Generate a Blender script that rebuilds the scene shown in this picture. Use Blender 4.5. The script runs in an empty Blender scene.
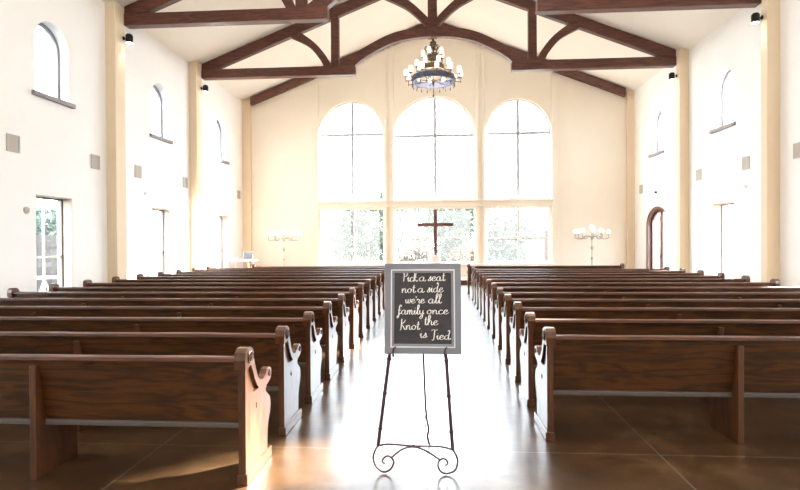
import bpy, bmesh, math, random
from mathutils import Vector, Matrix, Euler
from mathutils.geometry import tessellate_polygon
random.seed(7)
S = bpy.context.scene
C = S.collection
PI = math.pi

# ------------------------------------------------------------------ camera
cam = bpy.data.cameras.new('camera')
cam.lens = 24.335
cam.sensor_width = 36.0
cam.clip_end = 300
co = bpy.data.objects.new('camera', cam)
C.objects.link(co)
M = Matrix.Rotation(0.0689, 4, 'Z') @ Matrix.Rotation(PI/2-0.0090, 4, 'X') @ Matrix.Rotation(-0.0060, 4, 'Z')
co.matrix_world = Matrix.Translation((0, 0, 1.6173)) @ M
S.camera = co

# ------------------------------------------------------------------ exposure, world, sun, lamps
S.view_settings.view_transform = 'Standard'
S.view_settings.look = 'None'
S.view_settings.gamma = 1.0
S.view_settings.use_curve_mapping = False
S.view_settings.exposure = 1.38
S.cycles.max_bounces = 10
S.cycles.diffuse_bounces = 5
S.cycles.glossy_bounces = 4
S.cycles.transparent_max_bounces = 16
S.cycles.sample_clamp_indirect = 6.0
S.cycles.use_denoising = True
S.cycles.caustics_reflective = False
S.cycles.caustics_refractive = False

W = bpy.data.worlds.new('overcast_sky')
S.world = W
W.use_nodes = True
bg = W.node_tree.nodes['Background']
bg.inputs[0].default_value = (0.80, 0.90, 1.0, 1)
bg.inputs[1].default_value = 8.0

sun = bpy.data.lights.new('sun', 'SUN')
sun.energy = 50.0
sun.angle = math.radians(2.5)
sun.color = (1.0, 0.97, 0.91)
so = bpy.data.objects.new('sun', sun)
C.objects.link(so)
SUN_DIR = Vector((-0.77, -0.605, -0.455)).normalized()
so.rotation_euler = SUN_DIR.to_track_quat('-Z', 'Y').to_euler()

def lamp(name, loc, power, color=(1, .93, .83), r=.5):
    l = bpy.data.lights.new(name, 'POINT')
    l.energy = power; l.color = color; l.shadow_soft_size = r
    o = bpy.data.objects.new(name, l); o.location = loc; C.objects.link(o)
    return o
# warm fill lights without fixtures, added along the hall's middle above the view
for yy in (8.75, 4.3, -0.2, -4.2):
    lamp('chandelier_and_fill_glow', (-.12, yy, 6.85), 120)

def portal(loc, rot, sx, sy):
    l = bpy.data.lights.new('window_portal', 'AREA')
    l.shape = 'RECTANGLE'; l.size = sx; l.size_y = sy
    l.cycles.is_portal = True
    o = bpy.data.objects.new('window_portal', l); o.location = loc; o.rotation_euler = rot
    C.objects.link(o)

# ------------------------------------------------------------------ room numbers
CX = -0.12                       # middle of the hall
XL, XR = -8.05, 7.78             # side walls
PL, PR = -7.80, 7.50             # faces of the wall piers
YB, YF = 22.1, -6.5              # far wall, near wall
BAY = 4.457
Y1 = 13.2
def roof(x): return 7.49 + 0.392*(7.8-abs(x-CX))
CENTRES = [10.87-2*BAY*1-0, 10.87-BAY, 10.87, 15.3, 19.76]

# ------------------------------------------------------------------ materials
def mat(name, color=(.8, .8, .8), rough=.5, metal=0.0, coat=0.0, emit=None, estr=0.0, spec=None):
    m = bpy.data.materials.new(name); m.use_nodes = True
    b = m.node_tree.nodes['Principled BSDF']
    b.inputs['Base Color'].default_value = (*color, 1)
    b.inputs['Roughness'].default_value = rough
    b.inputs['Metallic'].default_value = metal
    b.inputs['Coat Weight'].default_value = coat
    b.inputs['Coat Roughness'].default_value = .12
    if spec is not None: b.inputs['Specular IOR Level'].default_value = spec
    if emit:
        b.inputs['Emission Color'].default_value = (*emit, 1)
        b.inputs['Emission Strength'].default_value = estr
    return m
def nodes(m): return m.node_tree.nodes, m.node_tree.links, m.node_tree.nodes['Principled BSDF']
def ramp(ns, stops):
    r = ns.new('ShaderNodeValToRGB')
    e = r.color_ramp.elements
    while len(e) < len(stops): e.new(.5)
    for k, (p, c) in enumerate(stops):
        e[k].position = p; e[k].color = (*c, 1)
    return r
def plaster(name, color, var=.03):
    m = mat(name, color, .85)
    ns, ln, b = nodes(m)
    tc = ns.new('ShaderNodeTexCoord'); n = ns.new('ShaderNodeTexNoise'); n.inputs['Scale'].default_value = 1.2; n.inputs['Detail'].default_value = 5
    r = ramp(ns, [(.3, tuple(c*(1-var) for c in color)), (.7, color)])
    ln.new(tc.outputs['Object'], n.inputs['Vector']); ln.new(n.outputs['Fac'], r.inputs['Fac']); ln.new(r.outputs['Color'], b.inputs['Base Color'])
    n2 = ns.new('ShaderNodeTexNoise'); n2.inputs['Scale'].default_value = 60; bp = ns.new('ShaderNodeBump'); bp.inputs['Strength'].default_value = .08
    ln.new(tc.outputs['Object'], n2.inputs['Vector']); ln.new(n2.outputs['Fac'], bp.inputs['Height']); ln.new(bp.outputs['Normal'], b.inputs['Normal'])
    return m
def wood(name, dark, light, scale=(1, 14, 14), rough=.35, coat=.3, detail=1.0, axis_rot=(0, 0, 0), coatr=.15):
    m = mat(name, dark, rough, coat=coat)
    ns, ln, b = nodes(m)
    b.inputs['Coat Roughness'].default_value = coatr
    tc = ns.new('ShaderNodeTexCoord'); mp = ns.new('ShaderNodeMapping')
    mp.inputs['Scale'].default_value = scale; mp.inputs['Rotation'].default_value = axis_rot
    n = ns.new('ShaderNodeTexNoise'); n.inputs['Scale'].default_value = 1.0*detail; n.inputs['Detail'].default_value = 3; n.inputs['Distortion'].default_value = .6
    wv = ns.new('ShaderNodeMath'); wv.operation = 'MULTIPLY'; wv.inputs[1].default_value = 9
    fr = ns.new('ShaderNodeMath'); fr.operation = 'PINGPONG'; fr.inputs[1].default_value = 1
    n2 = ns.new('ShaderNodeTexNoise'); n2.inputs['Scale'].default_value = 6; n2.inputs['Detail'].default_value = 5
    mx = ns.new('ShaderNodeMath'); mx.operation = 'MULTIPLY_ADD'; mx.inputs[1].default_value = .55
    m3 = ns.new('ShaderNodeMath'); m3.operation = 'MULTIPLY'; m3.inputs[1].default_value = .55
    r = ramp(ns, [(.15, dark), (.85, light)])
    ln.new(tc.outputs['Object'], mp.inputs['Vector'])
    ln.new(mp.outputs['Vector'], n.inputs['Vector']); ln.new(mp.outputs['Vector'], n2.inputs['Vector'])
    ln.new(n.outputs['Fac'], wv.inputs[0]); ln.new(wv.outputs[0], fr.inputs[0])
    ln.new(n2.outputs['Fac'], m3.inputs[0]); ln.new(fr.outputs[0], mx.inputs[0]); ln.new(m3.outputs[0], mx.inputs[2])
    ln.new(mx.outputs[0], r.inputs['Fac']); ln.new(r.outputs['Color'], b.inputs['Base Color'])
    return m

m_wall = plaster('daylit_cream_paint', (.90, .885, .86))  # shared wall cream, whitened here for the daylight on the side walls
m_back = plaster('lamplit_cream_paint', (.85, .78, .67))  # same cream, with the warm lamplight it faces put into the colour
m_pier = plaster('lamplit_pier_paint', (.76, .63, .46))  # deepened further, warm light on the pier faces painted into the colour
m_ceil = plaster('cream_ceiling_paint', (.89, .86, .80))
m_white = mat('white_window_paint', (.84, .81, .76), .4)
m_truss = wood('truss_timber', (.036, .009, .005), (.125, .034, .018), (1.0, 8, 8), .5, .1)
m_pew = wood('pew_wood', (.017, .0053, .0008), (.096, .0330, .0045), (1.3, 8, 11), .40, .12)
m_pewend = wood('pew_end_wood', (.045, .014, .004), (.115, .039, .011), (6, 6, 1.2), .33, .45)
m_rail = wood('pew_rail_wood', (.045, .012, .0035), (.12, .036, .010), (1.3, 8, 8), .48, .05)
m_seat = mat('grey_brown_seat_underside', (.115, .098, .09), .5)
m_ledge = mat('grey_brown_ledge', (.24, .21, .21), .6)
m_dark = mat('dark_bronze', (.02, .018, .018), .4, .6)
m_bronze = mat('aged_bronze', (.10, .07, .045), .4, .8)
m_ring = mat('blue_grey_iron', (.07, .08, .13), .45, .4)
m_iron = mat('brown_wrought_iron', (.10, .062, .068), .4, .7)
m_silver = mat('brushed_pewter', (.34, .32, .28), .4, .6)
m_vent = mat('tan_speaker_grille', (.46, .41, .35), .7)
m_plastic = mat('white_plastic', (.8, .8, .8), .4)
m_stone = mat('white_cloth', (.85, .85, .86), .8)
m_shade = mat('lit_frosted_glass', (.9, .88, .82), .3, emit=(1, .93, .80), estr=.5)
m_globe = mat('lit_opal_glass', (.9, .88, .84), .3, emit=(1, .95, .86), estr=.55)
m_lens = mat('lit_spot_lens', (.9, .9, .9), .3, emit=(1, .93, .8), estr=4.0)
m_exit = mat('pale_green_sign', (.62, .78, .68), .4, emit=(.6, 1, .75), estr=.15)
m_doorw = wood('door_wood', (.06, .022, .012), (.15, .06, .035), (8, 8, 1.2), .4, .2)
m_frame = mat('weathered_grey_frame', (.24, .265, .325), .6)
m_line = mat('white_inlay', (.85, .85, .9), .5)
m_chalk = mat('chalkboard', (.040, .038, .046), .22)
m_chalkw = mat('white_paint_lettering', (.93, .93, .93), .5)
m_cross = wood('cross_wood', (.06, .02, .014), (.13, .05, .035), (8, 8, 1.0), .5, .1)
m_mull = mat('grey_mullion', (.42, .42, .46), .5)
m_sideframe = mat('grey_side_window_frame', (.20, .20, .21), .5)
m_jamb = mat('tan_jamb', (.55, .46, .36), .6)
m_alum = mat('grey_door_frame', (.20, .17, .16), .5)
m_laptop = mat('laptop_black', (.03, .03, .045), .4)
m_brick = plaster('pink_brick', (.095, .050, .043), .2)
m_fence = wood('outdoor_fence_board', (.024, .014, .009), (.042, .028, .019), (10, 10, 1), .8, 0)
m_grass = plaster('outdoor_lawn', (.022, .034, .018), .3)
m_patio = plaster('outdoor_patio', (.05, .048, .047), .1)
m_bark = mat('bark', (.12, .08, .06), .9)

def leafmat(name, a, b_):
    m = mat(name, a, .6)
    ns, ln, b = nodes(m)
    g = ns.new('ShaderNodeNewGeometry'); r = ramp(ns, [(0, a), (1, b_)])
    ln.new(g.outputs['Random Per Island'], r.inputs['Fac']); ln.new(r.outputs['Color'], b.inputs['Base Color'])
    return m
m_leaf = leafmat('green_leaves', (.015, .045, .02), (.05, .085, .045))
m_leaf2 = leafmat('blue_green_leaves', (.018, .045, .035), (.055, .09, .07))
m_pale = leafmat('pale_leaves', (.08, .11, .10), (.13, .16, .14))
m_leaf3 = leafmat('autumn_leaves', (.05, .05, .02), (.15, .085, .045))

# stained and sealed concrete floor
m_floor = mat('stained_concrete', (.2, .12, .07), .16)
ns, ln, b = nodes(m_floor)
tc = ns.new('ShaderNodeTexCoord')
n = ns.new('ShaderNodeTexNoise'); n.inputs['Scale'].default_value = 1.6; n.inputs['Detail'].default_value = 9; n.inputs['Roughness'].default_value = .62
r = ramp(ns, [(.30, (.038, .018, .007)), (.52, (.085, .042, .016)), (.72, (.20, .115, .052))])
ln.new(tc.outputs['Object'], n.inputs['Vector']); ln.new(n.outputs['Fac'], r.inputs['Fac'])
sep = ns.new('ShaderNodeSeparateXYZ'); ln.new(tc.outputs['Object'], sep.inputs[0])
def joint(sock, off, period, w):
    a = ns.new('ShaderNodeMath'); a.operation = 'ADD'; a.inputs[1].default_value = off; ln.new(sock, a.inputs[0])
    p = ns.new('ShaderNodeMath'); p.operation = 'PINGPONG'; p.inputs[1].default_value = period/2; ln.new(a.outputs[0], p.inputs[0])
    c = ns.new('ShaderNodeMath'); c.operation = 'LESS_THAN'; c.inputs[1].default_value = w; ln.new(p.outputs[0], c.inputs[0])
    return c.outputs[0]
jx = joint(sep.outputs[0], -1.65+3.84*10, 3.84, .007)
jy = joint(sep.outputs[1], -4.15+3.84*10, 3.84, .007)
mxj = ns.new('ShaderNodeMath'); mxj.operation = 'MAXIMUM'; ln.new(jx, mxj.inputs[0]); ln.new(jy, mxj.inputs[1])
mix = ns.new('ShaderNodeMix'); mix.data_type = 'RGBA'; mix.inputs['B'].default_value = (.20, .15, .10, 1)
ln.new(mxj.outputs[0], mix.inputs['Factor']); ln.new(r.outputs['Color'], mix.inputs['A']); ln.new(mix.outputs['Result'], b.inputs['Base Color'])
n2 = ns.new('ShaderNodeTexNoise'); n2.inputs['Scale'].default_value = 2.3; n2.inputs['Detail'].default_value = 4
mr = ns.new('ShaderNodeMapRange'); mr.inputs['To Min'].default_value = .24; mr.inputs['To Max'].default_value = .40
ln.new(tc.outputs['Object'], n2.inputs['Vector']); ln.new(n2.outputs['Fac'], mr.inputs['Value']); ln.new(mr.outputs['Result'], b.inputs['Roughness'])
n3 = ns.new('ShaderNodeTexNoise'); n3.inputs['Scale'].default_value = 7; bp = ns.new('ShaderNodeBump'); bp.inputs['Strength'].default_value = .05; bp.inputs['Distance'].default_value = .05
ln.new(tc.outputs['Object'], n3.inputs['Vector']); ln.new(n3.outputs['Fac'], bp.inputs['Height']); ln.new(bp.outputs['Normal'], b.inputs['Normal'])
b.inputs['Coat Weight'].default_value = .9; b.inputs['Coat Roughness'].default_value = .24; b.inputs['Coat IOR'].default_value = 1.75; b.inputs['Specular IOR Level'].default_value = .8

# window glass: see-through pane, with a faint veil of glare mixed into it
m_glass = bpy.data.materials.new('veiled_window_glass'); m_glass.use_nodes = True
ns = m_glass.node_tree.nodes; ln = m_glass.node_tree.links; ns.clear()
out = ns.new('ShaderNodeOutputMaterial'); tr = ns.new('ShaderNodeBsdfTransparent'); tl = ns.new('ShaderNodeBsdfTranslucent')
gl = ns.new('ShaderNodeBsdfGlossy'); gl.inputs['Roughness'].default_value = .03
tr.inputs[0].default_value = (.97, .98, .98, 1); tl.inputs[0].default_value = (.95, .97, 1, 1)
a = ns.new('ShaderNodeMixShader'); a.inputs[0].default_value = .013
c = ns.new('ShaderNodeMixShader'); c.inputs[0].default_value = .05
ln.new(tr.outputs[0], a.inputs[1]); ln.new(tl.outputs[0], a.inputs[2]); ln.new(a.outputs[0], c.inputs[1]); ln.new(gl.outputs[0], c.inputs[2]); ln.new(c.outputs[0], out.inputs[0])

# ------------------------------------------------------------------ mesh helpers
class MB:
    def __init__(s): s.v = []; s.f = []
    def add(s, vs, fs):
        k = len(s.v); s.v += [tuple(p) for p in vs]; s.f += [tuple(i+k for i in f) for f in fs]; return s
    def box(s, x0, x1, y0, y1, z0, z1):
        vs = [(x, y, z) for z in (z0, z1) for y in (y0, y1) for x in (x0, x1)]
        return s.add(vs, [(0, 2, 3, 1), (4, 5, 7, 6), (0, 1, 5, 4), (2, 6, 7, 3), (0, 4, 6, 2), (1, 3, 7, 5)])
    def prism(s, loops, fn, a, b):
        """outer loop + holes of 2-D points; fn(u, v, d) -> xyz, between depths a and b"""
        flat = [p for l in loops for p in l]; nn = len(flat)
        tris = tessellate_polygon([[Vector((p[0], p[1], 0)) for p in l] for l in loops])
        vs = [fn(p[0], p[1], a) for p in flat]+[fn(p[0], p[1], b) for p in flat]
        fs = [tuple(t) for t in tris]+[tuple(i+nn for i in reversed(t)) for t in tris]
        k = 0
        for l in loops:
            m = len(l)
            for i in range(m):
                j = (i+1) % m; fs.append((k+i, k+j, k+j+nn, k+i+nn))
            k += m
        return s.add(vs, fs)
    def tube(s, pts, r, n=8, closed=False, cap=True):
        pts = [Vector(p) for p in pts]; N = len(pts)
        rs = r if isinstance(r, (list, tuple)) else [r]*N
        vs = []; fs = []
        up = None
        for i, p in enumerate(pts):
            if closed: t = pts[(i+1) % N]-pts[i-1]
            else: t = pts[min(i+1, N-1)]-pts[max(i-1, 0)]
            t = t.normalized() if t.length > 1e-9 else Vector((0, 0, 1))
            if up is None:
                up = Vector((0, 0, 1)) if abs(t.z) < .9 else Vector((0, 1, 0))
            x = t.cross(up)
            if x.length < 1e-4: x = t.cross(Vector((1, 0, 0)))
            x.normalize(); y = x.cross(t).normalized(); up = y
            for k in range(n):
                an = 2*PI*k/n; vs.append(p+(x*math.cos(an)+y*math.sin(an))*rs[i])
        for i in range(N if closed else N-1):
            j = (i+1) % N
            for k in range(n):
                l = (k+1) % n; fs.append((i*n+k, i*n+l, j*n+l, j*n+k))
        if cap and not closed:
            fs.append(tuple(range(n-1, -1, -1))); fs.append(tuple((N-1)*n+k for k in range(n)))
        return s.add(vs, fs)
    def lathe(s, prof, c=(0, 0, 0), n=16, fn=None):
        vs = []; fs = []; N = len(prof)
        for (r, z) in prof:
            for k in range(n):
                an = 2*PI*k/n
                p = (r*math.cos(an), r*math.sin(an), z)
                if fn: p = fn(*p)
                vs.append((p[0]+c[0], p[1]+c[1], p[2]+c[2]))
        for i in range(N-1):
            for k in range(n):
                l = (k+1) % n; fs.append((i*n+k, i*n+l, (i+1)*n+l, (i+1)*n+k))
        fs.append(tuple(range(n-1, -1, -1))); fs.append(tuple((N-1)*n+k for k in range(n)))
        return s.add(vs, fs)
    def build(s, name, m, parent=None, smooth=False, bevel=0, **kw):
        me = bpy.data.meshes.new(name); me.from_pydata(s.v, [], s.f); me.update()
        bm = bmesh.new(); bm.from_mesh(me); bmesh.ops.recalc_face_normals(bm, faces=bm.faces); bm.to_mesh(me); bm.free()
        if smooth:
            for p in me.polygons: p.use_smooth = True
            try: me.set_sharp_from_angle(angle=math.radians(40))
            except Exception: pass
        me.materials.append(m)
        o = bpy.data.objects.new(name, me); C.objects.link(o)
        if parent: o.parent = parent
        if bevel:
            md = o.modifiers.new('edge', 'BEVEL'); md.width = bevel; md.segments = 2; md.limit_method = 'ANGLE'; md.angle_limit = math.radians(50)
        for k, v in kw.items(): o[k] = v
        return o
def tag(o, label, cat, group=None):
    o['label'] = label; o['category'] = cat
    if group: o['group'] = group
    return o
def thing(name, label, cat, loc=(0, 0, 0), group=None):
    o = bpy.data.objects.new(name, None); o.empty_display_size = .1
    C.objects.link(o); o.location = loc
    return tag(o, label, cat, group)
def dup(root, loc=None, **props):
    c = root.copy(); C.objects.link(c)
    if loc is not None: c.location = loc
    for k, v in props.items(): c[k] = v
    def rec(src, dst):
        for ch in list(src.children):
            d = ch.copy(); C.objects.link(d); d.parent = dst
            d.matrix_parent_inverse = ch.matrix_parent_inverse.copy()
            rec(ch, d)
    rec(root, c)
    return c
def smooth_pts(pts, n=6, closed=False):
    P = [Vector(p) if len(p) == 3 else Vector((p[0], p[1], 0)) for p in pts]; N = len(P); out = []
    rng = range(N) if closed else range(N-1)
    for i in rng:
        if closed: a, b_, c_, d = P[i-1], P[i], P[(i+1) % N], P[(i+2) % N]
        else: a, b_, c_, d = P[max(i-1, 0)], P[i], P[i+1], P[min(i+2, N-1)]
        for k in range(n):
            t = k/n
            out.append(.5*((2*b_)+(c_-a)*t+(2*a-5*b_+4*c_-d)*t*t+(3*b_-a-3*c_+d)*t**3))
    if not closed: out.append(P[-1])
    return out
def arch(c, hw, z0, spring, rise, n=20):
    pts = [(c-hw, z0), (c+hw, z0)]
    for k in range(n+1):
        an = PI*k/n; pts.append((c+hw*math.cos(an), spring+rise*math.sin(an)))
    return pts
def rect(a, b_, c_, d): return [(a, c_), (b_, c_), (b_, d), (a, d)]
FX = lambda u, v, d: (d, u, v)          # profiles in (y, z), depth along x
FY = lambda u, v, d: (u, d, v)          # profiles in (x, z), depth along y

# ------------------------------------------------------------------ setting
MB().box(XL-.3, XR+.3, YF-.3, YB+.3, -.2, 0).build('floor', m_floor, kind='structure')
# ceiling: two sloping slabs
prof = [(XL-.3, roof(XL-.3)), (CX, roof(CX)), (XR+.3, roof(XR+.3)), (XR+.3, roof(XR+.3)+.25), (CX, roof(CX)+.25), (XL-.3, roof(XL-.3)+.25)]
MB().prism([prof], FY, YF-.3, YB+.3).build('ceiling', m_ceil, kind='structure')

# far wall with three arched and three low openings
UP = [(-3.49, 1.34, 5.98, 1.36), (-.09, 1.655, 5.88, 1.60), (3.26, 1.31, 5.92, 1.38)]
hol = []
for (c, hw, sp, rs) in UP:
    hol.append(arch(c, hw, 3.26, sp, rs, 28))
LOW = [(-4.80, -2.17), (-1.72, 1.56), (1.98, 4.54)]
for a, b_ in LOW: hol.append(rect(a, b_, .66, 2.93))
outer = [(XL-.3, 0), (XR+.3, 0), (XR+.3, roof(XR+.3)), (CX, roof(CX)), (XL-.3, roof(XL-.3))]
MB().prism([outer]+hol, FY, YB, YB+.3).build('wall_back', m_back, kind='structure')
MB().prism([outer], FY, YF-.3, YF).build('wall_front', m_wall, kind='structure')

# side walls, each bay with an arched clerestory window and a tall glass door below
def side_wall(name, x0, x1, arched_door):
    holes = []
    for c in CENTRES:
        holes.append(arch(c, .5, 4.66, 5.72, .5, 20))
        if arched_door and c > 19: holes.append(arch(c+.04, 1.0, .02, 2.1, .66, 24))
        else: holes.append(rect(c-.52, c+.56, .02, 2.58))
    zt = 7.45
    MB().prism([[(YF-.3, 0), (YB+.3, 0), (YB+.3, zt), (YF-.3, zt)]]+holes, FX, x0, x1).build(name, m_wall, kind='structure')
side_wall('wall_left', XL-.35, XL, False)
side_wall('wall_right', XR, XR+.35, True)

# piers on the side walls, at every roof truss, and in the far corners
tn = 1
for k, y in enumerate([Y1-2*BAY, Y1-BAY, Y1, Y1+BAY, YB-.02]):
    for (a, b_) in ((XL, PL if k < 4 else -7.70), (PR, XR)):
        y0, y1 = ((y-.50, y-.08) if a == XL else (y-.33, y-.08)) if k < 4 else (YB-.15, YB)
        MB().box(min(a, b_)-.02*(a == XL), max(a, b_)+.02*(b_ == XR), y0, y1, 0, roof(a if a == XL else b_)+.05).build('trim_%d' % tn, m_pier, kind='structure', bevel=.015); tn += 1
# flat raised strips that frame the far windows
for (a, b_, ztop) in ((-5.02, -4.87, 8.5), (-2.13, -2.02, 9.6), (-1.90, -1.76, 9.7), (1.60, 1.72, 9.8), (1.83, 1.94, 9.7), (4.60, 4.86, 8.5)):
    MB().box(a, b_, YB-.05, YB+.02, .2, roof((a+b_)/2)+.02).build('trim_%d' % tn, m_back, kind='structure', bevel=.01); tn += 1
# cream transom band across the far windows and the sill under them
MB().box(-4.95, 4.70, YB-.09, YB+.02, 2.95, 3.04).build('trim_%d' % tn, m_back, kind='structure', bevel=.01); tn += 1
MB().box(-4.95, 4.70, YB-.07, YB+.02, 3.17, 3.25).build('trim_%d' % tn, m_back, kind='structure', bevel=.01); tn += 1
MB().box(-4.95, 4.70, YB-.12, YB+.02, .56, .65).build('trim_%d' % tn, m_white, kind='structure', bevel=.01); tn += 1
# platform at the far end
MB().box(-5.0, 4.8, 19.4, YB-.001, 0, .17).build('floor_platform', m_pewend, kind='structure', bevel=.01)
MB().box(XL+.001, PR, YB-.03, YB+.02, 0, .16).build('baseboard_back', m_white, kind='structure')
MB().box(XL-.02, XL+.02, YF, 10.3, 0, .14).build('baseboard_left', m_white, kind='structure')
MB().box(XR-.02, XR+.02, YF, 10.3, 0, .14).build('baseboard_right', m_white, kind='structure')

wn = 1
for (c, hw, sp, rs) in UP:
    w = MB()
    o = arch(c, hw+.01, 3.25, sp, rs+.01, 28); i_ = arch(c, hw-.07, 3.33, sp, rs-.07, 28)
    w.prism([o, i_], FY, YB+.10, YB+.18)
    win = w.build('window_%d' % wn, m_white, kind='structure'); wn += 1
    mm = MB(); mm.box(c-.06+.02, c+.06+.02, YB+.11, YB+.17, 3.3, sp+rs-.05); mm.box(c-hw+.06, c+hw-.06, YB+.12, YB+.16, sp-.055, sp+.06)
    mm.build('window_muntin', m_mull, win, kind='structure')
    MB().prism([arch(c, hw-.06, 3.32, sp, rs-.06, 28)], FY, YB+.137, YB+.143).build('window_pane', m_glass, win, kind='structure')
    portal((c, YB+.42, (3.3+sp+rs)/2), (-PI/2, 0, 0), hw*2, sp+rs-3.3)
for k, (a, b_) in enumerate(LOW):
    w = MB(); w.prism([rect(a-.01, b_+.01, .65, 2.94), rect(a+.06, b_-.06, .74, 2.88)], FY, YB+.10, YB+.18)
    win = w.build('window_%d' % wn, m_white, kind='structure'); wn += 1
    c = (a+b_)/2+.02
    mm = MB(); mm.box(c-.045, c+.045, YB+.11, YB+.17, .72, 2.9)
    if k != 0: mm.box(a+.05, b_-.05, YB+.12, YB+.16, 1.65, 1.71)
    mm.build('window_muntin', m_mull if k == 0 else m_white, win, kind='structure')
    MB().prism([rect(a+.05, b_-.05, .73, 2.89)], FY, YB+.137, YB+.143).build('window_pane', m_glass, win, kind='structure')
    portal(((a+b_)/2, YB+.42, 1.8), (-PI/2, 0, 0), b_-a, 2.3)
dn = 1
for side in (-1, 1):
    xw = XL if side < 0 else XR
    for c in CENTRES:
        # arched window
        xa, xb = xw+side*.20, xw+side*.26
        w = MB(); w.prism([arch(c, .51, 4.65, 5.72, .51), arch(c, .43, 4.74, 5.72, .43)], FX, xa, xb)
        win = w.build('window_%d' % wn, m_sideframe, kind='structure'); wn += 1
        MB().box(min(xw-side*.08, xw+side*.18), max(xw-side*.08, xw+side*.18), c-.60, c+.62, 4.57, 4.66).build('window_ledge', m_ledge, win, kind='structure', bevel=.01)
        MB().prism([arch(c, .46, 4.72, 5.72, .46)], FX, xw+side*.227, xw+side*.233).build('window_pane', m_glass, win, kind='structure')
        portal((xw+side*.40, c, 5.44), (0, side*PI/2, 0), 1.56, 1.0)
        if side > 0 and c > 19: continue
        # tall glass door
        y0, y1 = c-.52, c+.56
        f = MB(); f.prism([rect(y0-.01, y1+.01, .0, 2.59), rect(y0+.05, y1-.05, .05, 2.53)], FX, xw+side*.21, xw+side*.29)
        d = f.build('door_%d' % dn, m_alum, kind='structure'); dn += 1
        mm = MB(); mm.box(min(xw+side*.225, xw+side*.265), max(xw+side*.225, xw+side*.265), c-.01, c+.03, .05, 2.53)
        mm.box(min(xw+side*.23, xw+side*.26), max(xw+side*.23, xw+side*.26), y0+.05, y1-.05, 1.28, 1.32)
        mm.build('door_bar', m_white, d, kind='structure')
        MB().box(xw+side*.242-.003, xw+side*.242+.003, y0+.04, y1-.04, .04, 2.54).build('door_pane', m_glass, d, kind='structure')
        jm = MB(); jm.box(min(xw+side*.005, xw+side*.2), max(xw+side*.005, xw+side*.2), y1-.012, y1+.004, .03, 2.58); jm.box(min(xw+side*.005, xw+side*.2), max(xw+side*.005, xw+side*.2), y0-.004, y0+.012, .03, 2.58); jm.box(min(xw+side*.005, xw+side*.2), max(xw+side*.005, xw+side*.2), y0, y1, 2.565, 2.584)
        jm.build('door_jamb', m_jamb, d, kind='structure')
        portal((xw+side*.45, c, 1.3), (0, side*PI/2, 0), 2.5, 1.08)
# the arched pair of wooden doors on the right
c = CENTRES[-1]+.04
f = MB(); f.prism([arch(c, 1.005, .0, 2.1, .665, 28), arch(c, .90, .05, 2.1, .56, 28)], FX, XR+.02, XR+.30)
d = f.build('door_%d' % dn, m_doorw, kind='structure', bevel=.008); dn += 1
for s in (-1, 1):
    lf = MB()
    ys = [c+s*.02, c+s*.89]; lo, hi = min(ys), max(ys)
    def leaf(lo, hi, inset):
        pts = [(lo+inset, .05+inset*1.3), (hi-inset, .05+inset*1.3)]
        n_ = 12
        for k in range(n_+1):
            y = hi-inset-(hi-lo-2*inset)*k/n_
            pts.append((y, 2.1-inset+.56*math.sqrt(max(0, 1-((y-c)/.91)**2))))
        return pts
    lf.prism([leaf(lo, hi, 0), leaf(lo, hi, .10)], FX, XR+.15, XR+.20)
    L = lf.build('door_leaf', m_doorw, d, kind='structure')
    MB().prism([leaf(lo, hi, .09)], FX, XR+.172, XR+.178).build('door_pane', m_glass, L, kind='structure')
    MB().tube([(XR+.14, c+s*.07, .95), (XR+.09, c+s*.07, .98), (XR+.09, c+s*.07, 1.22), (XR+.14, c+s*.07, 1.25)], .011, 8).build('door_handle', m_bronze, L, kind='structure')
portal((XR+.45, c, 1.35), (0, PI/2, 0), 2.6, 2.0)

# ------------------------------------------------------------------ outdoors
MB().box(-34, 34, YB+.3, 60, -.25, -.05).build('ground_lawn', m_grass, kind='structure')
MB().box(-34, XL-.35, YF-4, YB+.3, -.25, -.05).build('ground_patio', m_patio, kind='structure')
MB().box(XR+.35, 34, YF-4, YB+.3, -.25, -.05).build('ground_terrace', m_patio, kind='structure')
def tree(name, label, cat, x, y, blobs, n, size, m, seed, trunk_h=1.2, group=None, loc_z=-.06):
    rn = random.Random(seed)
    t = thing(name, label, cat, (x, y, loc_z), group)
    w = MB(); w.tube([(0, 0, 0), (.05, .02, trunk_h*.5), (0, 0, trunk_h)], [.11, .09, .07], 8)
    for (bx, by, bz, br, bh) in blobs: w.tube([(0, 0, trunk_h*.7), (bx*.5, by*.5, (bz+trunk_h)*.5), (bx, by, bz)], [.06, .04, .02], 6)
    w.build('trunk', m_bark, t, smooth=True)
    f = MB()
    for i in range(n):
        bx, by, bz, br, bh = blobs[rn.randrange(len(blobs))]
        while 1:
            p = Vector((rn.uniform(-1, 1), rn.uniform(-1, 1), rn.uniform(-1, 1)))
            if .25 < p.length < 1: break
        p = Vector((bx+p.x*br, by+p.y*br, max(.05, bz+p.z*bh)))
        e = Euler((rn.uniform(-1.2, 1.2), rn.uniform(-1.2, 1.2), rn.uniform(0, 6.3))).to_matrix()
        s = size*rn.uniform(.6, 1.3)
        vs = [p+e @ Vector(q)*s for q in ((-1, 0, 0), (-.3, .42, .1), (.4, .4, .12), (1.1, 0, 0), (.4, -.4, .12), (-.3, -.42, .1))]
        f.add(vs, [(0, 1, 2, 3), (0, 3, 4, 5)])
    f.build('foliage', m, t)
    return t
tree('leafy_tree', 'broad green leafy tree outside the left low far window', 'tree', -3.3, 26.6, [(0, 0, 2.2, 1.2, 1.1), (-1.1, .2, 1.6, .9, 1.1), (-.9, 0, 2.7, .8, .8), (1.0, 0, 2.4, 1.0, 1.3), (.4, .3, 1.2, 1.1, .9), (.6, 0, 3.5, .8, .7)], 5200, .105, m_leaf, 3)
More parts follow.
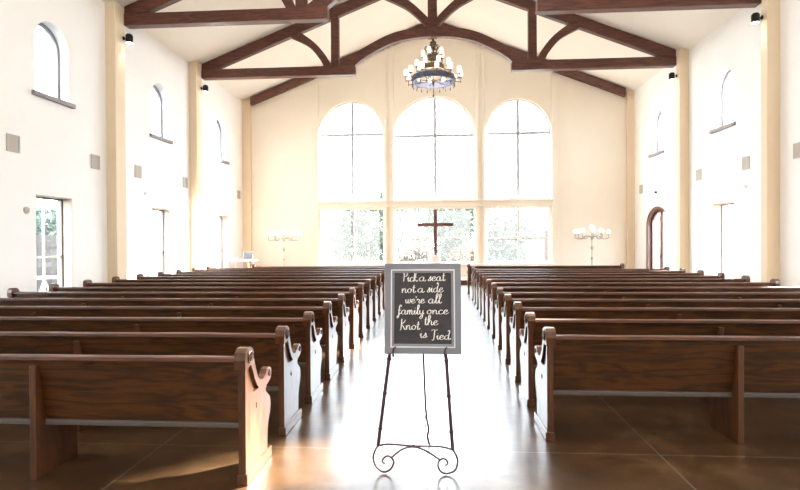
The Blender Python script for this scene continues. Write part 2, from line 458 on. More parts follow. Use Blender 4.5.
tree('leafy_shrub', 'reddish autumn shrub outside the middle far window left of the cross', 'shrub', -1.15, 24.6, [(0, 0, 1.0, .6, .8), (.5, .2, 1.5, .6, .7), (-.4, 0, .5, .5, .5)], 1500, .09, m_leaf3, 4, .7)
tree('leafy_tree', 'green leafy tree outside the middle far window right of the cross', 'tree', .75, 27.2, [(0, 0, 2.0, 1.0, 1.2), (.7, .2, 2.9, .9, 1.0), (-.7, 0, 2.5, .8, .9), (.1, 0, 1.0, 1.0, .8)], 4500, .105, m_leaf, 5)
tree('leafy_shrub', 'low autumn bush at the foot of the tree right of the cross', 'shrub', 1.15, 24.4, [(0, 0, .8, .7, .7), (.5, 0, .5, .5, .5)], 1400, .085, m_leaf3, 6, .5)
tree('slender_tree', 'blue-green young tree outside the right low far window', 'tree', 3.0, 25.2, [(-.5, 0, 2.2, .8, 1.1), (.3, 0, 1.4, .9, 1.1), (.9, .1, 2.2, .8, .8), (0, 0, .8, 1.1, .7)], 4000, .105, m_leaf2, 8)
tree('tall_tree', 'tall pale tree showing faintly through the arched far windows', 'tree', -.6, 31, [(0, 0, 4.4, 1.9, 1.2), (1.8, 0, 4.0, 1.6, 1.2), (-1.6, 0, 3.6, 1.3, 1.1), (.6, 0, 3.0, 2.0, 1.0)], 2200, .12, m_pale, 9, 2.6)
# low brick walls seen as pink patches at the edges of the windows
w = thing('brick_wall', 'low pink brick garden wall outside the left low far window', 'wall', (-5.6, 28.6, -.06))
MB().box(-1.7, 1.0, 0, .3, 0, 1.75).build('brickwork', m_brick, w); MB().box(-1.75, 1.05, -.04, .34, 1.75, 1.83).build('coping', m_patio, w)
w = thing('brick_wall', 'pink brick pier wall outside the right edge of the right low far window', 'wall', (5.4, 28.6, -.06))
MB().box(-.6, 1.4, 0, .3, 0, 2.1).build('brickwork', m_brick, w); MB().box(-.65, 1.45, -.04, .34, 2.1, 2.18).build('coping', m_patio, w)
# fence and hedge seen through the nearest left door
fx = thing('board_fence', 'brown board fence outside the nearest glass door on the left', 'fence', (-13.2, 14.5, -.06))
fp = MB()
for k in range(60): fp.box(-.02, .02, -5.2+k*.175, -5.2+k*.175+.165, .05, 1.92)
fp.build('fence_boards', m_fence, fx); MB().box(.02, .07, -5.2, 5.3, .35, .45).box(.02, .07, -5.2, 5.3, 1.5, 1.6).build('fence_rail', m_fence, fx)
tree('hedge', 'green hedge growing over the board fence outside the nearest left door', 'hedge', -14.4, 17.6, [(0, -3, 2.2, .9, .7), (0, -1.5, 2.25, .9, .7), (0, 0, 2.2, .9, .7), (0, 1.5, 2.3, .9, .7), (0, 3, 2.2, .9, .7)], 4000, .12, m_leaf, 12, 1.2)
gt = thing('patio_table', 'pale round patio table outside the nearest glass door on the left', 'table', (-10.6, 13.9, -.05))
MB().lathe([(0.0, .70), (.52, .70), (.53, .715), (.52, .73), (0, .73)], n=24).build('tabletop', m_plastic, gt, smooth=True)
for k in range(3):
    an = k*2*PI/3+.3
    MB().tube([(0, 0, .70), (.10*math.cos(an), .10*math.sin(an), .40), (.38*math.cos(an), .38*math.sin(an), 0)], .018, 8).build('leg', m_plastic, gt, smooth=True)

# ------------------------------------------------------------------ roof trusses
def curved_beam(pts_lo, pts_hi, name, parent, y0, y1, mirror):
    lo = [(p.x, p.y) for p in smooth_pts(pts_lo, 8)]; hi = [(p.x, p.y) for p in smooth_pts(pts_hi, 8)]
    loop = lo+hi[::-1]
    if mirror: loop = [(-a, b_) for a, b_ in loop][::-1]
    mb = MB(); mb.prism([loop], FY, y0, y1)
    return mb.build(name, m_truss, parent, bevel=.008)
def truss(y, label):
    t = thing('roof_truss', label, 'roof truss', (CX, y-.13, .03), 'dark timber roof trusses')
    rt = lambda u: 7.45+.392*(7.78-abs(u))
    for mir in (0, 1):
        s = -1 if not mir else 1
        end = 7.68 if not mir else 7.62
        x0, x1 = sorted((s*2.52, s*end))
        MB().box(x0, x1, 0, .26, 7.0, 7.30).build('hammer_beam', m_truss, t, bevel=.02)
        lp = [(-end, rt(end)), (-.0, rt(0)), (-.0, rt(0)-.37), (-7.15, rt(7.15)-.37), (-end, 7.28)]
        if mir: lp = [(-a, b_) for a, b_ in lp][::-1]
        MB().prism([lp], FY, .03, .23).build('rafter', m_truss, t, bevel=.01)
        a, b_ = sorted((s*3.06, s*3.32))
        MB().box(a, b_, .02, .24, 7.3, rt(3.2)-.3).build('queen_post', m_truss, t, bevel=.012)
        curved_beam([(-3.55, 7.28), (-3.75, 7.62), (-4.1, 8.0), (-4.72, 8.32)], [(-3.30, 7.28), (-3.5, 7.66), (-3.9, 8.12), (-4.55, 8.58)], 'knee_brace', t, .04, .22, mir)
        curved_beam([(-2.55, 7.28), (-2.2, 7.55), (-1.4, 7.96), (-.7, 8.12), (0, 8.16)], [(-3.15, 7.28), (-2.5, 7.72), (-1.5, 8.24), (-.7, 8.44), (0, 8.50)], 'arched_brace', t, .03, .23, mir)
        curved_beam([(-.10, 8.38), (-.35, 8.66), (-.85, 9.10), (-1.55, 9.46)], [(-.02, 8.62), (-.28, 8.92), (-.72, 9.32), (-1.30, 9.66)], 'upper_brace', t, .04, .22, mir)
    MB().box(-.15, .15, .0, .26, 8.14, rt(0)-.2).build('king_post', m_truss, t, bevel=.012)
    return t
truss(Y1, 'dark timber roof truss nearest the camera, cut off by the top edge of the photo')
truss(Y1+BAY, 'dark timber roof truss with the chandelier hanging from its middle')
t = thing('wall_rafter', 'dark sloping timber rafters set against the far gable wall', 'rafters', (CX, YB-.24, 0))
for s in (-1, 1):
    lp = [(s*7.55, 7.47+.392*.25-.02), (0, 7.47+.392*7.8-.02), (0, 7.47+.392*7.8-.34), (s*7.55, 7.47+.392*.25-.34)]
    MB().prism([lp], FY, 0, .235).build('rafter', m_truss, t, bevel=.01)

# ------------------------------------------------------------------ chandelier
ch = thing('ring_chandelier', 'tiered ring chandelier with lit glass shades hanging from the middle roof truss', 'chandelier', (-.10, Y1+BAY+.13, 6.30))
def ringband(r, z0, z1, th=.03, n=40):
    mb = MB()
    vs = []; fs = []
    for k in range(n):
        a_ = 2*PI*k/n
        for (rr, zz) in ((r, z0), (r, z1), (r-th, z1), (r-th, z0)): vs.append((rr*math.cos(a_), rr*math.sin(a_), zz))
    for k in range(n):
        j = (k+1) % n
        for q in range(4): fs.append((k*4+q, j*4+q, j*4+(q+1) % 4, k*4+(q+1) % 4))
    return mb.add(vs, fs)
rb = ringband(.70, .48, .66, .035)
for k in range(16):
    a_ = 2*PI*k/16; rb.lathe([(0, .53), (.035, .55), (.05, .57), (.035, .59), (0, .61)], (.70*math.cos(a_), .70*math.sin(a_), 0), 8)
rb.build('main_ring', m_ring, ch, smooth=True)
rb = ringband(.36, .86, 1.02, .03, 28); rb.build('middle_ring', m_bronze, ch, smooth=True)
rb = ringband(.21, 1.24, 1.35, .03, 20)
for k in range(6):
    a_ = 2*PI*k/6; rb.tube([(0, 0, 1.32), (.2*math.cos(a_), .2*math.sin(a_), 1.30)], .015, 6)
rb.build('top_ring', m_bronze, ch, smooth=True)
MB().lathe([(0, -.02), (.02, 0), (.03, .05), (.012, .1), (.012, .35), (.05, .45), (.06, .52), (.02, .6), (.018, .85), (.05, .92), (.018, 1.0), (.018, 1.2), (.055, 1.28), (.03, 1.4), (.02, 1.5), (.05, 1.58), (.03, 1.66), (.10, 1.72), (.11, 1.78), (.05, 1.82), (.04, 1.87)], n=12).build('stem', m_bronze, ch, smooth=True)
sp = MB()
for k in range(8):
    a_ = 2*PI*k/8+.2; c_, s_ = math.cos(a_), math.sin(a_)
    sp.tube([(0, 0, .52), (.68*c_, .68*s_, .55)], .012, 6)
    sp.tube([(.35*c_, .35*s_, .9), (.5*c_, .5*s_, .8), (.67*c_, .67*s_, .66)], .010, 6)
    sp.tube([(.0, .0, .94), (.35*c_, .35*s_, .94)], .010, 6)
sp.build('spokes', m_bronze, ch, smooth=True)
sc = MB()
for k in range(6):
    a_ = 2*PI*k/6+.1; c_, s_ = math.cos(a_), math.sin(a_)
    sc.tube([(q[0]*c_, q[0]*s_, q[1]) for q in [(p.x, p.y) for p in smooth_pts([(.03, 1.45), (.14, 1.42), (.24, 1.50), (.27, 1.60), (.21, 1.64), (.18, 1.58)], 4)]], .014, 6)
    sc.tube([(q[0]*c_, q[0]*s_, q[1]) for q in [(p.x, p.y) for p in smooth_pts([(.03, 1.78), (.10, 1.70), (.13, 1.60), (.08, 1.55)], 4)]], .014, 6)
sc.build('top_scrolls', m_bronze, ch, smooth=True)
d0 = None
for k in range(20):
    a_ = 2*PI*k/20
    if d0 is None: d0 = MB().lathe([(0, -.11), (.018, -.07), (.02, -.03), (.006, 0), (.006, .10)], (.69, 0, .40), 6).build('pendant_drop', m_ring, ch, smooth=True)
    else:
        d_ = d0.copy(); C.objects.link(d_); d_.parent = ch; d_.rotation_euler.z = a_
def lamp_arm(r0, r1, z, count, off, sh):
    a0 = s0 = None
    for k in range(count):
        an = 2*PI*k/count+off
        if a0 is None:
            pts = [(p.x, 0, p.y) for p in smooth_pts([(r0, z-.04), ((r0+r1)/2, z-.12), (r1, z-.08), (r1, z+.02)], 5)]
            mb = MB(); mb.tube(pts, .012, 6); mb.lathe([(0, z+.0), (.05, z+.02), (.055, z+.035), (0, z+.04)], (r1, 0, 0), 10)
            mb.lathe([(0, z-.16), (.02, z-.13), (0, z-.09)], (r1, 0, 0), 8)
            a0 = mb.build('lamp_arm', m_bronze, ch, smooth=True)
            s0 = MB().lathe([(.02, z+.04), (.05*sh, z+.06), (.062*sh, z+.12), (.06*sh, z+.20), (.05*sh, z+.25), (0.02, z+.255)], (r1, 0, 0), 12).build('glass_shade', m_shade, a0, smooth=True)
            a0.rotation_euler.z = an
        else:
            a_ = a0.copy(); C.objects.link(a_); a_.parent = ch; a_.rotation_euler.z = an
            s_ = s0.copy(); C.objects.link(s_); s_.parent = a_
lamp_arm(.70, .90, .62, 12, .13, 1.15)
lamp_arm(.36, .56, .92, 8, .3, 1.1)
lamp_arm(.21, .34, 1.28, 5, .55, 1.0)
lamp('chandelier_and_fill_glow', (-.10, Y1+BAY+.13, 7.05), 80, r=.55)

# ------------------------------------------------------------------ pews
PROF = [(0.0, 0), (0.0, .80), (-.012, .86), (0.0, .905), (.035, .928), (.085, .926), (.13, .905), (.165, .86), (.19, .80), (.22, .74), (.26, .675), (.31, .64), (.37, .635), (.42, .655), (.46, .688), (.51, .695), (.555, .672), (.565, .63), (.54, .592), (.49, .578), (.445, .568), (.42, .545), (.43, .52), (.47, .495), (.52, .46), (.537, .40), (.522, .34), (.483, .29), (.458, .22), (.450, .12), (.458, .05), (.50, 0)]
PROF = [(a, b_*.967) for a, b_ in PROF]
def inset(p, k=.97):
    cy, cz = .26, .45
    return [(cy+(a-cy)*k, cz+(b_-cz)*k) for a, b_ in p]
RECESS = [(.035, .80), (.10, .80), (.135, .72), (.19, .63), (.24, .60), (.10, .62), (.05, .70)]
def end_panel(parent, x, out):
    """x = outer face, out = +1/-1 the way the decorated face looks"""
    base = MB(); base.prism([PROF], FX, x-out*.050, x-out*.024)
    band = [p for p in PROF]
    rec = [(.030, .785), (.10, .79), (.145, .735), (.185, .665), (.235, .605), (.275, .575), (.17, .575), (.085, .60), (.045, .68)]
    base.prism([band, rec], FX, x-out*.024, x)
    base.prism([[(-.012, .765), (-.018, .83), (-.008, .878), (.03, .903), (.085, .903), (.13, .883), (.15, .84), (.12, .79), (.06, .77)]], FX, x-out*.068, x+out*.008)
    p = base.build('end_panel', m_pewend, parent, bevel=.004)
    rx = lambda a, b_, c_: (c_*out, a, b_)
    r = MB(); r.lathe([(.046, 0), (.046, .006), (.036, .012), (.03, .006), (.016, .006), (.012, .014), (0, .015)], (x+out*.008, .073, .838), 16, fn=rx)
    for k in range(6):
        an = k*PI/3; r.lathe([(.009, .004), (.009, .011), (0, .013)], (x+out*.008, .073+.023*math.cos(an), .838+.023*math.sin(an)), 8, fn=rx)
    r.build('rosette', m_pew, p, smooth=True)
    r = MB(); r.lathe([(.026, 0), (.026, .006), (.012, .010), (0, .011)], (x, .513, .624), 14, fn=rx); r.build('arm_rosette', m_pew, p, smooth=True)
    q = MB(); q.box(min(x, x+out*.004), max(x, x+out*.004), .211, .219, .450, .486); q.box(min(x, x+out*.004), max(x, x+out*.004), .202, .228, .468, .475)
    q.build('carved_cross', m_pew, p)
    k = MB(); k.box(min(x-out*.058, x+out*.014), max(x-out*.058, x+out*.014), -.012, .515, 0, .075)
    k.build('plinth', m_pewend, p, bevel=.006)
def make_pew(label, group, s, L, supports, loc):
    """s=-1: pew runs to -x from its aisle end; s=+1: to +x"""
    root = thing('church_pew', label, 'pew', loc, group)
    end_panel(root, 0, -s)
    end_panel(root, s*L, s)
    a, b_ = sorted((s*.049, s*(L-.049)))
    MB().prism([[(.022, .825), (.050, .825), (.132, .388), (.102, .388)]], FX, a, b_).build('backrest', m_pew, root)
    MB().prism([[(.0, .818), (.006, .838), (.03, .845), (.07, .843), (.082, .828), (.07, .815), (.02, .811)]], FX, a, b_).build('top_rail', m_rail, root, smooth=True)
    MB().box(a, b_, .09, .47, .345, .384).build('seat', m_seat, root, bevel=.008)
    for d in supports:
        q = MB(); q.box(s*d-.023, s*d+.023, .0, .03, 0, .775); q.prism([[(.03, 0), (.43, 0), (.42, .344), (.11, .344), (.03, .775)]], FX, s*d-.022, s*d+.022)
        q.build('support_panel', m_pewend, root, bevel=.004)
    return root
ordw = ['nearest', 'second', 'third', 'fourth', 'fifth', 'sixth', 'seventh', 'eighth', 'ninth', 'tenth', 'eleventh', 'twelfth', 'thirteenth', 'fourteenth']
Y0 = 3.484; P = .9
GL, GR = 'dark wooden pews left of the aisle', 'dark wooden pews right of the aisle'
XAL, XAR = -1.27, .87
make_pew('nearest dark wooden pew left of the aisle, beside the pale patch of lit floor', GL, -1, 5.43, [1.48, 3.2], (XAL, Y0, 0))
a0 = None
for i in range(1, 14):
    lab = 'long dark wooden pew left of the aisle, %s row counting from the nearest' % ordw[i]
    if a0 is None: a0 = make_pew(lab, GL, -1, 5.43, [1.797, 3.594], (XAL, Y0+P*i, 0))
    else: dup(a0, (XAL+.004*i, Y0+P*i, 0), label=lab)
make_pew('shorter dark wooden front pew left of the aisle, closest to the far wall', GL, -1, 4.38, [1.5, 3.0], (XAL+.04, Y0+P*14, 0))
make_pew('nearest dark wooden pew right of the aisle, its back fully in view', GR, 1, 5.0, [1.49, 3.2], (XAR, Y0+P, 0))
b0 = None
for i in range(2, 13):
    lab = 'long dark wooden pew right of the aisle, %s row counting from the nearest' % ordw[i-1]
    if b0 is None: b0 = make_pew(lab, GR, 1, 5.0, [1.797, 3.4], (XAR, Y0+P*i, 0))
    else: dup(b0, (XAR+.004*i, Y0+P*i, 0), label=lab)
make_pew('shorter dark wooden front pew right of the aisle, closest to the far wall', GR, 1, 4.5, [1.5, 3.0], (XAR+.03, Y0+P*14, 0))

# ------------------------------------------------------------------ easel and sign
ez = thing('display_easel', 'brown wrought iron easel with scrolled feet standing in the aisle', 'easel', (-.15, 3.75, 0))
def rel(pts, y): return [(p[0]+.15, y-3.75, p[1]) for p in pts]
def leg_pts(x0, z0, y0, x1, z1, y1, n=5):
    return [(x0+(x1-x0)*k/n+.15, y0+(y1-y0)*k/n-3.75, z0+(z1-z0)*k/n) for k in range(n+1)]
for (xb, zb_, xt) in ((-.418, .19, -.275), (.098, .172, .02)):
    pp = leg_pts(xb, zb_, 3.72, xt, 1.36, 3.925, 10)
    q = MB(); q.tube(pp, .0125, 8)
    for k in (1, 3, 5): q.tube([Vector(pp[k])-Vector((0, 0, .010)), Vector(pp[k])+Vector((0, 0, .010))], .0165, 8)
    q.build('leg', m_iron, ez, smooth=True)
q = MB(); pp = smooth_pts([(.03, .22, 1.33), (.04, .30, .80), (.055, .42, .30), (.075, .45, .15), (.065, .48, .08), (.08, .49, 0.008)], 5)
q.tube(pp, .008, 8); q.tube([(.06, .42, .30), (.045, .40, .22), (.06, .42, .14)], .004, 6)
q.build('leg', m_iron, ez, smooth=True)
sc = MB()
Ls = [(-.42, .19), (-.44, .155), (-.452, .105), (-.432, .045), (-.383, .011), (-.335, .028), (-.31, .075), (-.322, .108), (-.352, .122), (-.378, .108), (-.388, .083), (-.372, .07)]
Rs = [(.10, .172), (.122, .135), (.131, .09), (.112, .032), (.055, .009), (.012, .026), (-.004, .067), (.008, .10), (.035, .112), (.058, .098), (.062, .076), (.045, .066)]
sc.tube(rel([(p.x, p.y) for p in smooth_pts(Ls, 5)], 3.72), .0065, 8)
sc.tube(rel([(p.x, p.y) for p in smooth_pts(Rs, 5)], 3.72), .0065, 8)
sc.tube(rel([(p.x, p.y) for p in smooth_pts([(-.42, .19), (-.36, .203), (-.27, .201), (-.17, .194), (-.07, .196), (.03, .192), (.10, .172)], 5)], 3.72), .0065, 8)
sc.tube(rel([(p.x, p.y) for p in smooth_pts([(-.325, .113), (-.25, .172), (-.17, .19), (-.085, .165), (.012, .103)], 5)], 3.715), .0065, 8)
sc.tube([(-.02, -.035, .193), (-.02, -.02, .193)], .012, 8)
sc.build('scrolled_feet', m_iron, ez, smooth=True)
for x in (-.312, .047):
    sup = MB(); sup.tube([(p.x, p.y, p.z) for p in smooth_pts([(x+.15, .09, .795), (x+.15, .065, .800), (x+.15, .020, .800), (x+.148, .016, .83), (x+.155, .008, .862), (x+.165, .018, .868)], 5)], .006, 8)
    sup.build('sign_hook', m_iron, ez, smooth=True)
MB().tube([(-.125, .19, 1.33), (.03, .222, 1.33), (.165, .19, 1.33)], .006, 8).build('top_bar', m_iron, ez, smooth=True)

sg = thing('framed_sign', 'grey framed chalkboard sign with white script writing on the easel', 'sign', (-.106, 3.815, .812))
sg.rotation_euler = (math.radians(-8.5), 0, math.radians(0))
Wd, Hd = .545, .642
MB().prism([rect(-Wd/2, Wd/2, 0, Hd), rect(-Wd/2+.070, Wd/2-.070, .070, Hd-.070)], FY, -.018, .014).build('frame', m_frame, sg, bevel=.004)
MB().prism([rect(-Wd/2+.044, Wd/2-.044, .044, Hd-.044), rect(-Wd/2+.053, Wd/2-.053, .053, Hd-.053)], FY, -.0215, -.017).build('inlay_line', m_line, sg)
MB().prism([rect(-Wd/2+.066, Wd/2-.066, .066, Hd-.066)], FY, -.008, .006).build('chalkboard', m_chalk, sg)
G = {
 'a': ([[(.8, .85), (.5, 1), (.15, .7), (.12, .25), (.4, 0), (.7, .3), (.8, .95)], [(.8, .95), (.78, .25), (.95, 0), (1.2, .3)]], 1.15),
 'c': ([[(.75, .85), (.45, 1), (.12, .6), (.2, .1), (.5, 0), (.95, .35)]], .85),
 'd': ([[(.8, .85), (.5, 1), (.15, .7), (.12, .25), (.4, 0), (.7, .3), (.85, 1.2), (.95, 1.9), (.8, 2.2), (.65, 1.9)], [(.85, 1.4), (.8, .25), (.98, 0), (1.25, .3)]], 1.15),
 'e': ([[(.1, .42), (.55, .6), (.65, .9), (.4, 1.02), (.12, .6), (.2, .1), (.5, 0), (.95, .35)]], .85),
 'f': ([[(.75, 1.75), (.6, 2.15), (.38, 1.8), (.35, .6), (.3, -.6), (.1, -.85), (.08, -.5), (.5, .1), (.8, .3)], [(.1, .95), (.7, 1.05)]], .75),
 'h': ([[(.1, .2), (.45, 1.5), (.45, 2.15), (.22, 2.1), (.18, 1.2), (.15, 0)], [(.18, .4), (.5, .98), (.75, .8), (.75, .2), (.95, 0), (1.15, .3)]], 1.1),
 'i': ([[(.05, .5), (.25, 1), (.22, .3), (.38, 0), (.65, .35)], [(.27, 1.45), (.29, 1.5)]], .55),
 'k': ([[(.1, .2), (.45, 1.5), (.45, 2.15), (.22, 2.1), (.18, 1.2), (.15, 0)], [(.75, .95), (.5, 1.0), (.2, .5), (.5, .4), (.8, 0), (1.05, .25)]], 1.0),
 'l': ([[(.0, .3), (.42, 1.5), (.45, 2.15), (.25, 2.1), (.2, 1.2), (.22, .25), (.4, 0), (.65, .35)]], .55),
 'm': ([[(.1, .95), (.15, 0)], [(.15, .4), (.4, .98), (.55, .75), (.55, 0)], [(.55, .4), (.8, .98), (.97, .75), (.97, .2), (1.15, 0), (1.35, .3)]], 1.3),
 'n': ([[(.1, .95), (.15, 0)], [(.15, .4), (.45, .98), (.68, .75), (.68, .2), (.85, 0), (1.1, .3)]], 1.0),
 'o': ([[(.5, 1), (.15, .7), (.15, .25), (.45, 0), (.75, .3), (.75, .75), (.5, 1), (.7, .8), (1.0, .85)]], .95),
 'r': ([[(.05, .7), (.25, 1.1), (.3, .85), (.6, .85), (.5, .3), (.65, 0), (.9, .3)]], .8),
 's': ([[(.0, .1), (.35, .7), (.45, 1.1), (.55, .6), (.45, .1), (.2, .0), (.1, .2)], [(.45, .05), (.8, .35)]], .7),
 't': ([[(.3, 1.8), (.25, .3), (.42, 0), (.7, .35)], [(.0, 1.15), (.6, 1.25)]], .6),
 'w': ([[(.1, .95), (.15, .2), (.35, 0), (.55, .4), (.6, .95)], [(.6, .95), (.62, .2), (.82, 0), (1.05, .4), (1.05, .95), (1.3, .85)]], 1.2),
 'y': ([[(.1, .95), (.15, .3), (.4, .05), (.7, .4), (.75, .95)], [(.75, .95), (.7, -.5), (.45, -.95), (.2, -.7), (.6, -.1), (1.0, .3)]], .95),
 "'": ([[(.15, 1.7), (.1, 1.4)]], .25),
 'P': ([[(.3, 2.1), (.25, 0)], [(.0, 1.7), (.35, 2.15), (.85, 2.1), (.95, 1.6), (.65, 1.15), (.3, 1.15)]], 1.05),
 'K': ([[(.3, 2.4), (.25, .1), (.05, -.15)], [(1.0, 2.2), (.7, 1.6), (.3, 1.2), (.6, .8), (1.0, .0), (1.2, .15)]], 1.15),
 'T': ([[(.0, 2.1), (.4, 2.35), (.8, 2.2), (1.1, 2.35)], [(.6, 2.2), (.55, .3), (.4, -.2), (.2, -.1)]], .95),
}
def word(mb, txt, x0, x1, base, xh):
    """pixel-free layout: board centimetres from the lower left corner of the frame"""
    xm = (x0+x1)/2; x0 = (xm+(x0-xm)*.95)*.96; x1 = (xm+(x1-xm)*.95)*.96; base = base*.962; xh = xh*.86
    wn_ = sum(G[c][1] for c in txt); kx = (x1-x0)/wn_; cur = x0
    for ch_ in txt:
        strokes, adv = G[ch_]
        for st in strokes:
            pts = smooth_pts([(p[0], p[1]) for p in st], 5)
            q = [Vector((cur+p.x*kx+p.y*xh*.08, -.0095, base+p.y*xh)) for p in pts]
            rs = []
            for i in range(len(q)):
                d = q[min(i+1, len(q)-1)]-q[max(i-1, 0)]
                rs.append(.0016+.0025*(abs(d.z)/(d.length+1e-9))**1.5)
            mb.tube(q, rs, 6)
        cur += adv*kx
lt = MB()
def bx(px): return (px-5)/735*Wd - Wd/2        # board positions measured across and up the sign
for (txt, a_, b2, bs, xh) in (('Pick', 165, 325, 532, .036), ('a', 330, 405, 534, .036), ('seat', 420, 600, 536, .036),
                             ('not', 155, 300, 448, .036), ('a', 315, 390, 450, .035), ('side', 410, 580, 452, .036),
                             ("we're", 190, 395, 371, .033), ('all', 420, 560, 370, .036)):
    word(lt, txt, bx(a_), bx(b2), bs/1000, xh)
def bx2(px): return (px-8)/695*Wd - Wd/2
for (txt, a_, b2, bs, xh) in (('family', 105, 372, 288, .036), ('once', 385, 600, 291, .034), ('the', 362, 500, 211, .036),
                             ('Knot', 130, 330, 177, .036), ('is', 322, 395, 118, .036), ('Tied', 425, 618, 106, .034)):
    word(lt, txt, bx2(a_), bx2(b2), bs/1000, xh)
lt.build('lettering', m_chalkw, sg, smooth=True)

# ------------------------------------------------------------------ cross and pedestal
cr = thing('standing_cross', 'dark wooden cross on the white pedestal before the middle far window', 'cross', (-.07, 21.3, 1.02))
q = MB(); q.box(-.065, .065, -.05, .05, .02, 1.80); q.box(-.70, .70, -.048, .048, 1.13, 1.26); q.build('cross_beams', m_cross, cr, bevel=.008)
MB().box(-.14, .14, -.11, .11, 0, .03).build('foot', m_cross, cr, bevel=.005)
pd = thing('pedestal', 'small white pedestal under the dark wooden cross', 'pedestal', (-.07, 21.3, .17))
MB().box(-.16, .16, -.16, .16, .05, .80).build('shaft', m_stone, pd, bevel=.01)
MB().box(-.20, .20, -.20, .20, 0, .06).build('foot', m_stone, pd, bevel=.01)
MB().box(-.21, .21, -.20, .20, .79, .85).build('top_slab', m_stone, pd, bevel=.01)

# ------------------------------------------------------------------ floor candelabra
def candelabra(x, label):
    t = thing('floor_candelabra', label, 'candelabra', (x, 21.25, 0), 'tall candelabra at the far wall')
    MB().lathe([(.0, 0), (.20, 0), (.20, .03), (.10, .06), (.03, .12), (.016, .2), (.016, .50), (.035, .55), (.016, .60), (.016, .82), (.045, .88), (.016, .94), (.014, 1.18), (.045, 1.25), (.05, 1.30), (.014, 1.38), (.014, 1.56), (.045, 1.62), (.03, 1.70), (.014, 1.74), (.014, 1.95), (.03, 1.97), (.0, 1.975)], n=14).build('stem', m_silver, t, smooth=True)
    for k, (dx, dy, z) in enumerate([(-.62, 0, 1.80), (-.34, 0, 1.84), (.34, 0, 1.84), (.62, 0, 1.80), (-.45, .22, 1.82), (.45, .22, 1.82), (0, -.22, 1.84)]):
        q = MB(); pts = smooth_pts([(0, 0, 1.66), (dx*.35, dy*.35, 1.74), (dx*.7, dy*.7, 1.62), (dx, dy, z-.14), (dx, dy, z-.02)], 5)
        q.tube(pts, .014, 6); q.lathe([(0, z-.03), (.05, z-.01), (.055, z+.005), (0, z+.01)], (dx, dy, 0), 10)
        a_ = q.build('arm', m_silver, t, smooth=True)
        MB().lathe([(.02, z+.01), (.055, z+.03), (.08, z+.08), (.075, z+.13), (.05, z+.17), (.03, z+.18)], (dx, dy, 0), 12).build('glass_globe', m_globe, a_, smooth=True)
    MB().lathe([(.02, 1.975), (.055, 1.995), (.08, 2.045), (.075, 2.095), (.05, 2.135), (.03, 2.145)], n=12).build('glass_globe', m_globe, t, smooth=True)
    return t
candelabra(-6.12, 'tall silver candelabra with white globes left of the far windows')
candelabra(5.93, 'tall silver candelabra with white globes right of the far windows')

# ------------------------------------------------------------------ sound desk table with laptop
tb = thing('side_table', 'small white table by the left wall near the far corner pier', 'table', (-7.45, 20.1, 0))
MB().box(-.55, .55, -.32, .32, .86, .90).build('tabletop', m_stone, tb, bevel=.01)
for sx in (-.36, .36):
    for sy in (-.24, .24):
        MB().tube([(sx*1.15, sy*1.1, 0), (sx, sy, .865)], .016, 8).build('leg', m_silver, tb, smooth=True)
mx_ = thing('mixing_desk', 'pale grey sound mixing desk lying on the small white table', 'mixing desk', (-7.58, 20.0, .90))
MB().prism([[(-.2, 0), (.2, 0), (.2, .09), (-.2, .03)]], FX, -.44, -.02).build('body', m_plastic, mx_, bevel=.006)
q = MB()
for k in range(7): q.box(-.41+k*.055, -.40+k*.055+.015, -.14, .02, .036, .075)
q.build('faders', m_silver, mx_)
lp = thing('open_laptop', 'open laptop with a dark screen on the small white table', 'laptop', (-7.22, 20.05, .90))
MB().box(-.19, .19, -.13, .13, 0, .02).build('keyboard_base', m_silver, lp, bevel=.004)
sc_ = MB(); sc_.prism([[(.12, .02), (.135, .02), (.235, .30), (.22, .30)]], FX, -.19, .19); lid = sc_.build('lid', m_plastic, lp)
MB().prism([[(.113, .035), (.119, .035), (.212, .29), (.206, .29)]], FX, -.175, .175).build('screen', m_laptop, lid)

# ------------------------------------------------------------------ spotlights on the piers
def spot(x, s, y, label):
    t = thing('wall_spotlight', label, 'spotlight', (x, y, 6.70), 'black spotlights below the truss ends')
    q = MB(); q.lathe([(.05, 0), (.05, .02), (.02, .03), (0, .03)], (0, 0, 0), 12, fn=lambda a, b_, c_: (c_*s, a, b_)); q.tube([(s*.02, 0, 0), (s*.08, 0, 0)], .018, 8)
    q.build('bracket', m_dark, t, smooth=True)
    h = MB().lathe([(.0, -.11), (.085, -.11), (.09, .06), (.06, .10), (0, .11)], (s*.15, 0, 0), 16).build('lamp_head', m_dark, t, smooth=True)
    MB().lathe([(0, -.122), (.07, -.12), (.075, -.112), (0, -.111)], (s*.15, 0, 0), 16).build('lens', m_lens, h)
    l = bpy.data.lights.new('spot_beam', 'SPOT'); l.energy = 8; l.spot_size = 1.5; l.spot_blend = .7; l.color = (1, .88, .7); l.shadow_soft_size = .05
    o = bpy.data.objects.new('spot_beam', l); o.location = (s*.15, 0, -.14); o.parent = t; C.objects.link(o)
spot(PL, 1, 13.06, 'black spotlight on the nearer left pier below the truss')
spot(PL, 1, 17.52, 'black spotlight on the farther left pier below the truss')
spot(PR, -1, 13.06, 'black spotlight on the nearer right pier below the truss')
spot(PR, -1, 17.52, 'black spotlight on the farther right pier below the truss')

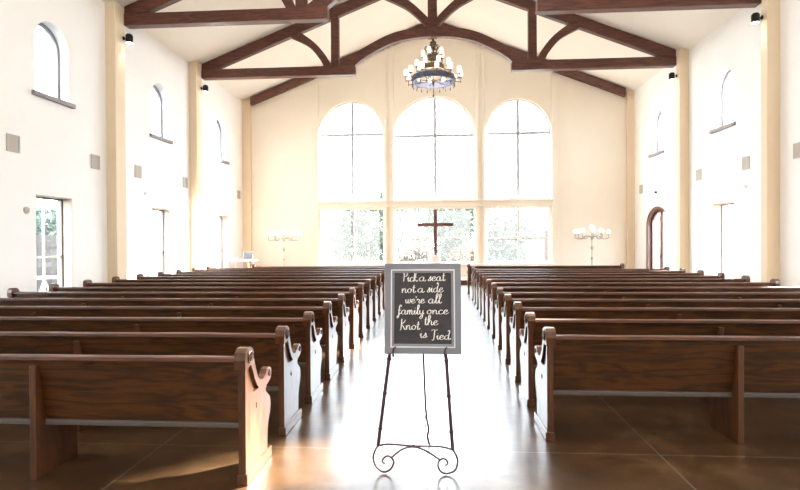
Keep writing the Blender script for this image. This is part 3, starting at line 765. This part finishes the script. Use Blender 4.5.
# ------------------------------------------------------------------ wall grilles and small devices
def grille(side, y, label):
    x = XL if side < 0 else XR
    s = 1 if side < 0 else -1
    t = thing('wall_grille', label, 'wall grille', (x, y, 3.34), 'square speaker grilles on the side walls')
    MB().prism([rect(-.16, .16, 0, .33), rect(-.13, .13, .03, .30)], FX, 0, s*.018).build('frame', m_vent, t, bevel=.003)
    q = MB(); q.box(min(s*.002, s*.006), max(s*.002, s*.006), -.13, .13, .03, .30)
    for k in range(9): q.box(min(s*.006, s*.014), max(s*.006, s*.014), -.13, .13, .04+k*.029, .052+k*.029)
    q.build('louvre_panel', m_vent, t)
grille(-1, 9.78, 'tan square grille on the left wall nearest the camera, left of the arched window')
grille(-1, 12.26, 'tan square grille on the left wall just before the first pier')
grille(-1, 14.09, 'pale square grille on the left wall just past the first pier')
grille(-1, 16.82, 'pale square grille on the left wall just before the second pier')
grille(-1, 21.5, 'narrow looking grille on the left wall beside the far corner pier')
grille(1, 12.24, 'tan square grille on the right wall at the right edge of the photo')
grille(1, 14.22, 'tan square grille on the right wall just past the nearer pier')
grille(1, 16.68, 'grey square grille on the right wall just before the farther pier')
grille(1, 21.25, 'small looking grille on the right wall beside the far corner pier')
def dev(side, y, z, label, m, r=.06):
    x = XL if side < 0 else XR; s = 1 if side < 0 else -1
    t = thing('wall_device', label, 'wall device', (x, y, z))
    MB().lathe([(r, 0), (r, .02), (r*.8, .035), (0, .04)], n=16, fn=lambda a, b_, c_: (c_*s, a, b_)).build('housing', m, t, smooth=True)
    MB().lathe([(r*.4, .034), (r*.35, .045), (0, .05)], n=12, fn=lambda a, b_, c_: (c_*s, a, b_)).build('button', m_vent, t, smooth=True)
dev(-1, 10.09, 2.25, 'small pale round device on the left wall left of the nearest door', m_vent, .07)
dev(-1, 14.43, 2.96, 'small white round device on the left wall above the second door', m_plastic)
dev(1, 14.22, 2.93, 'small white round device on the right wall below a tan grille', m_plastic)
ex = thing('exit_sign', 'pale green sign box on the right wall above the arched doors', 'sign', (XR, 19.86, 3.02))
MB().box(-.05, 0, -.17, .17, 0, .2).build('box', m_exit, ex, bevel=.006)
MB().lathe([(0, .0), (.035, .01), (.05, .05), (.03, .08), (0, .085)], (-.03, -.05, .20), 12).build('sensor', m_dark, ex, smooth=True)
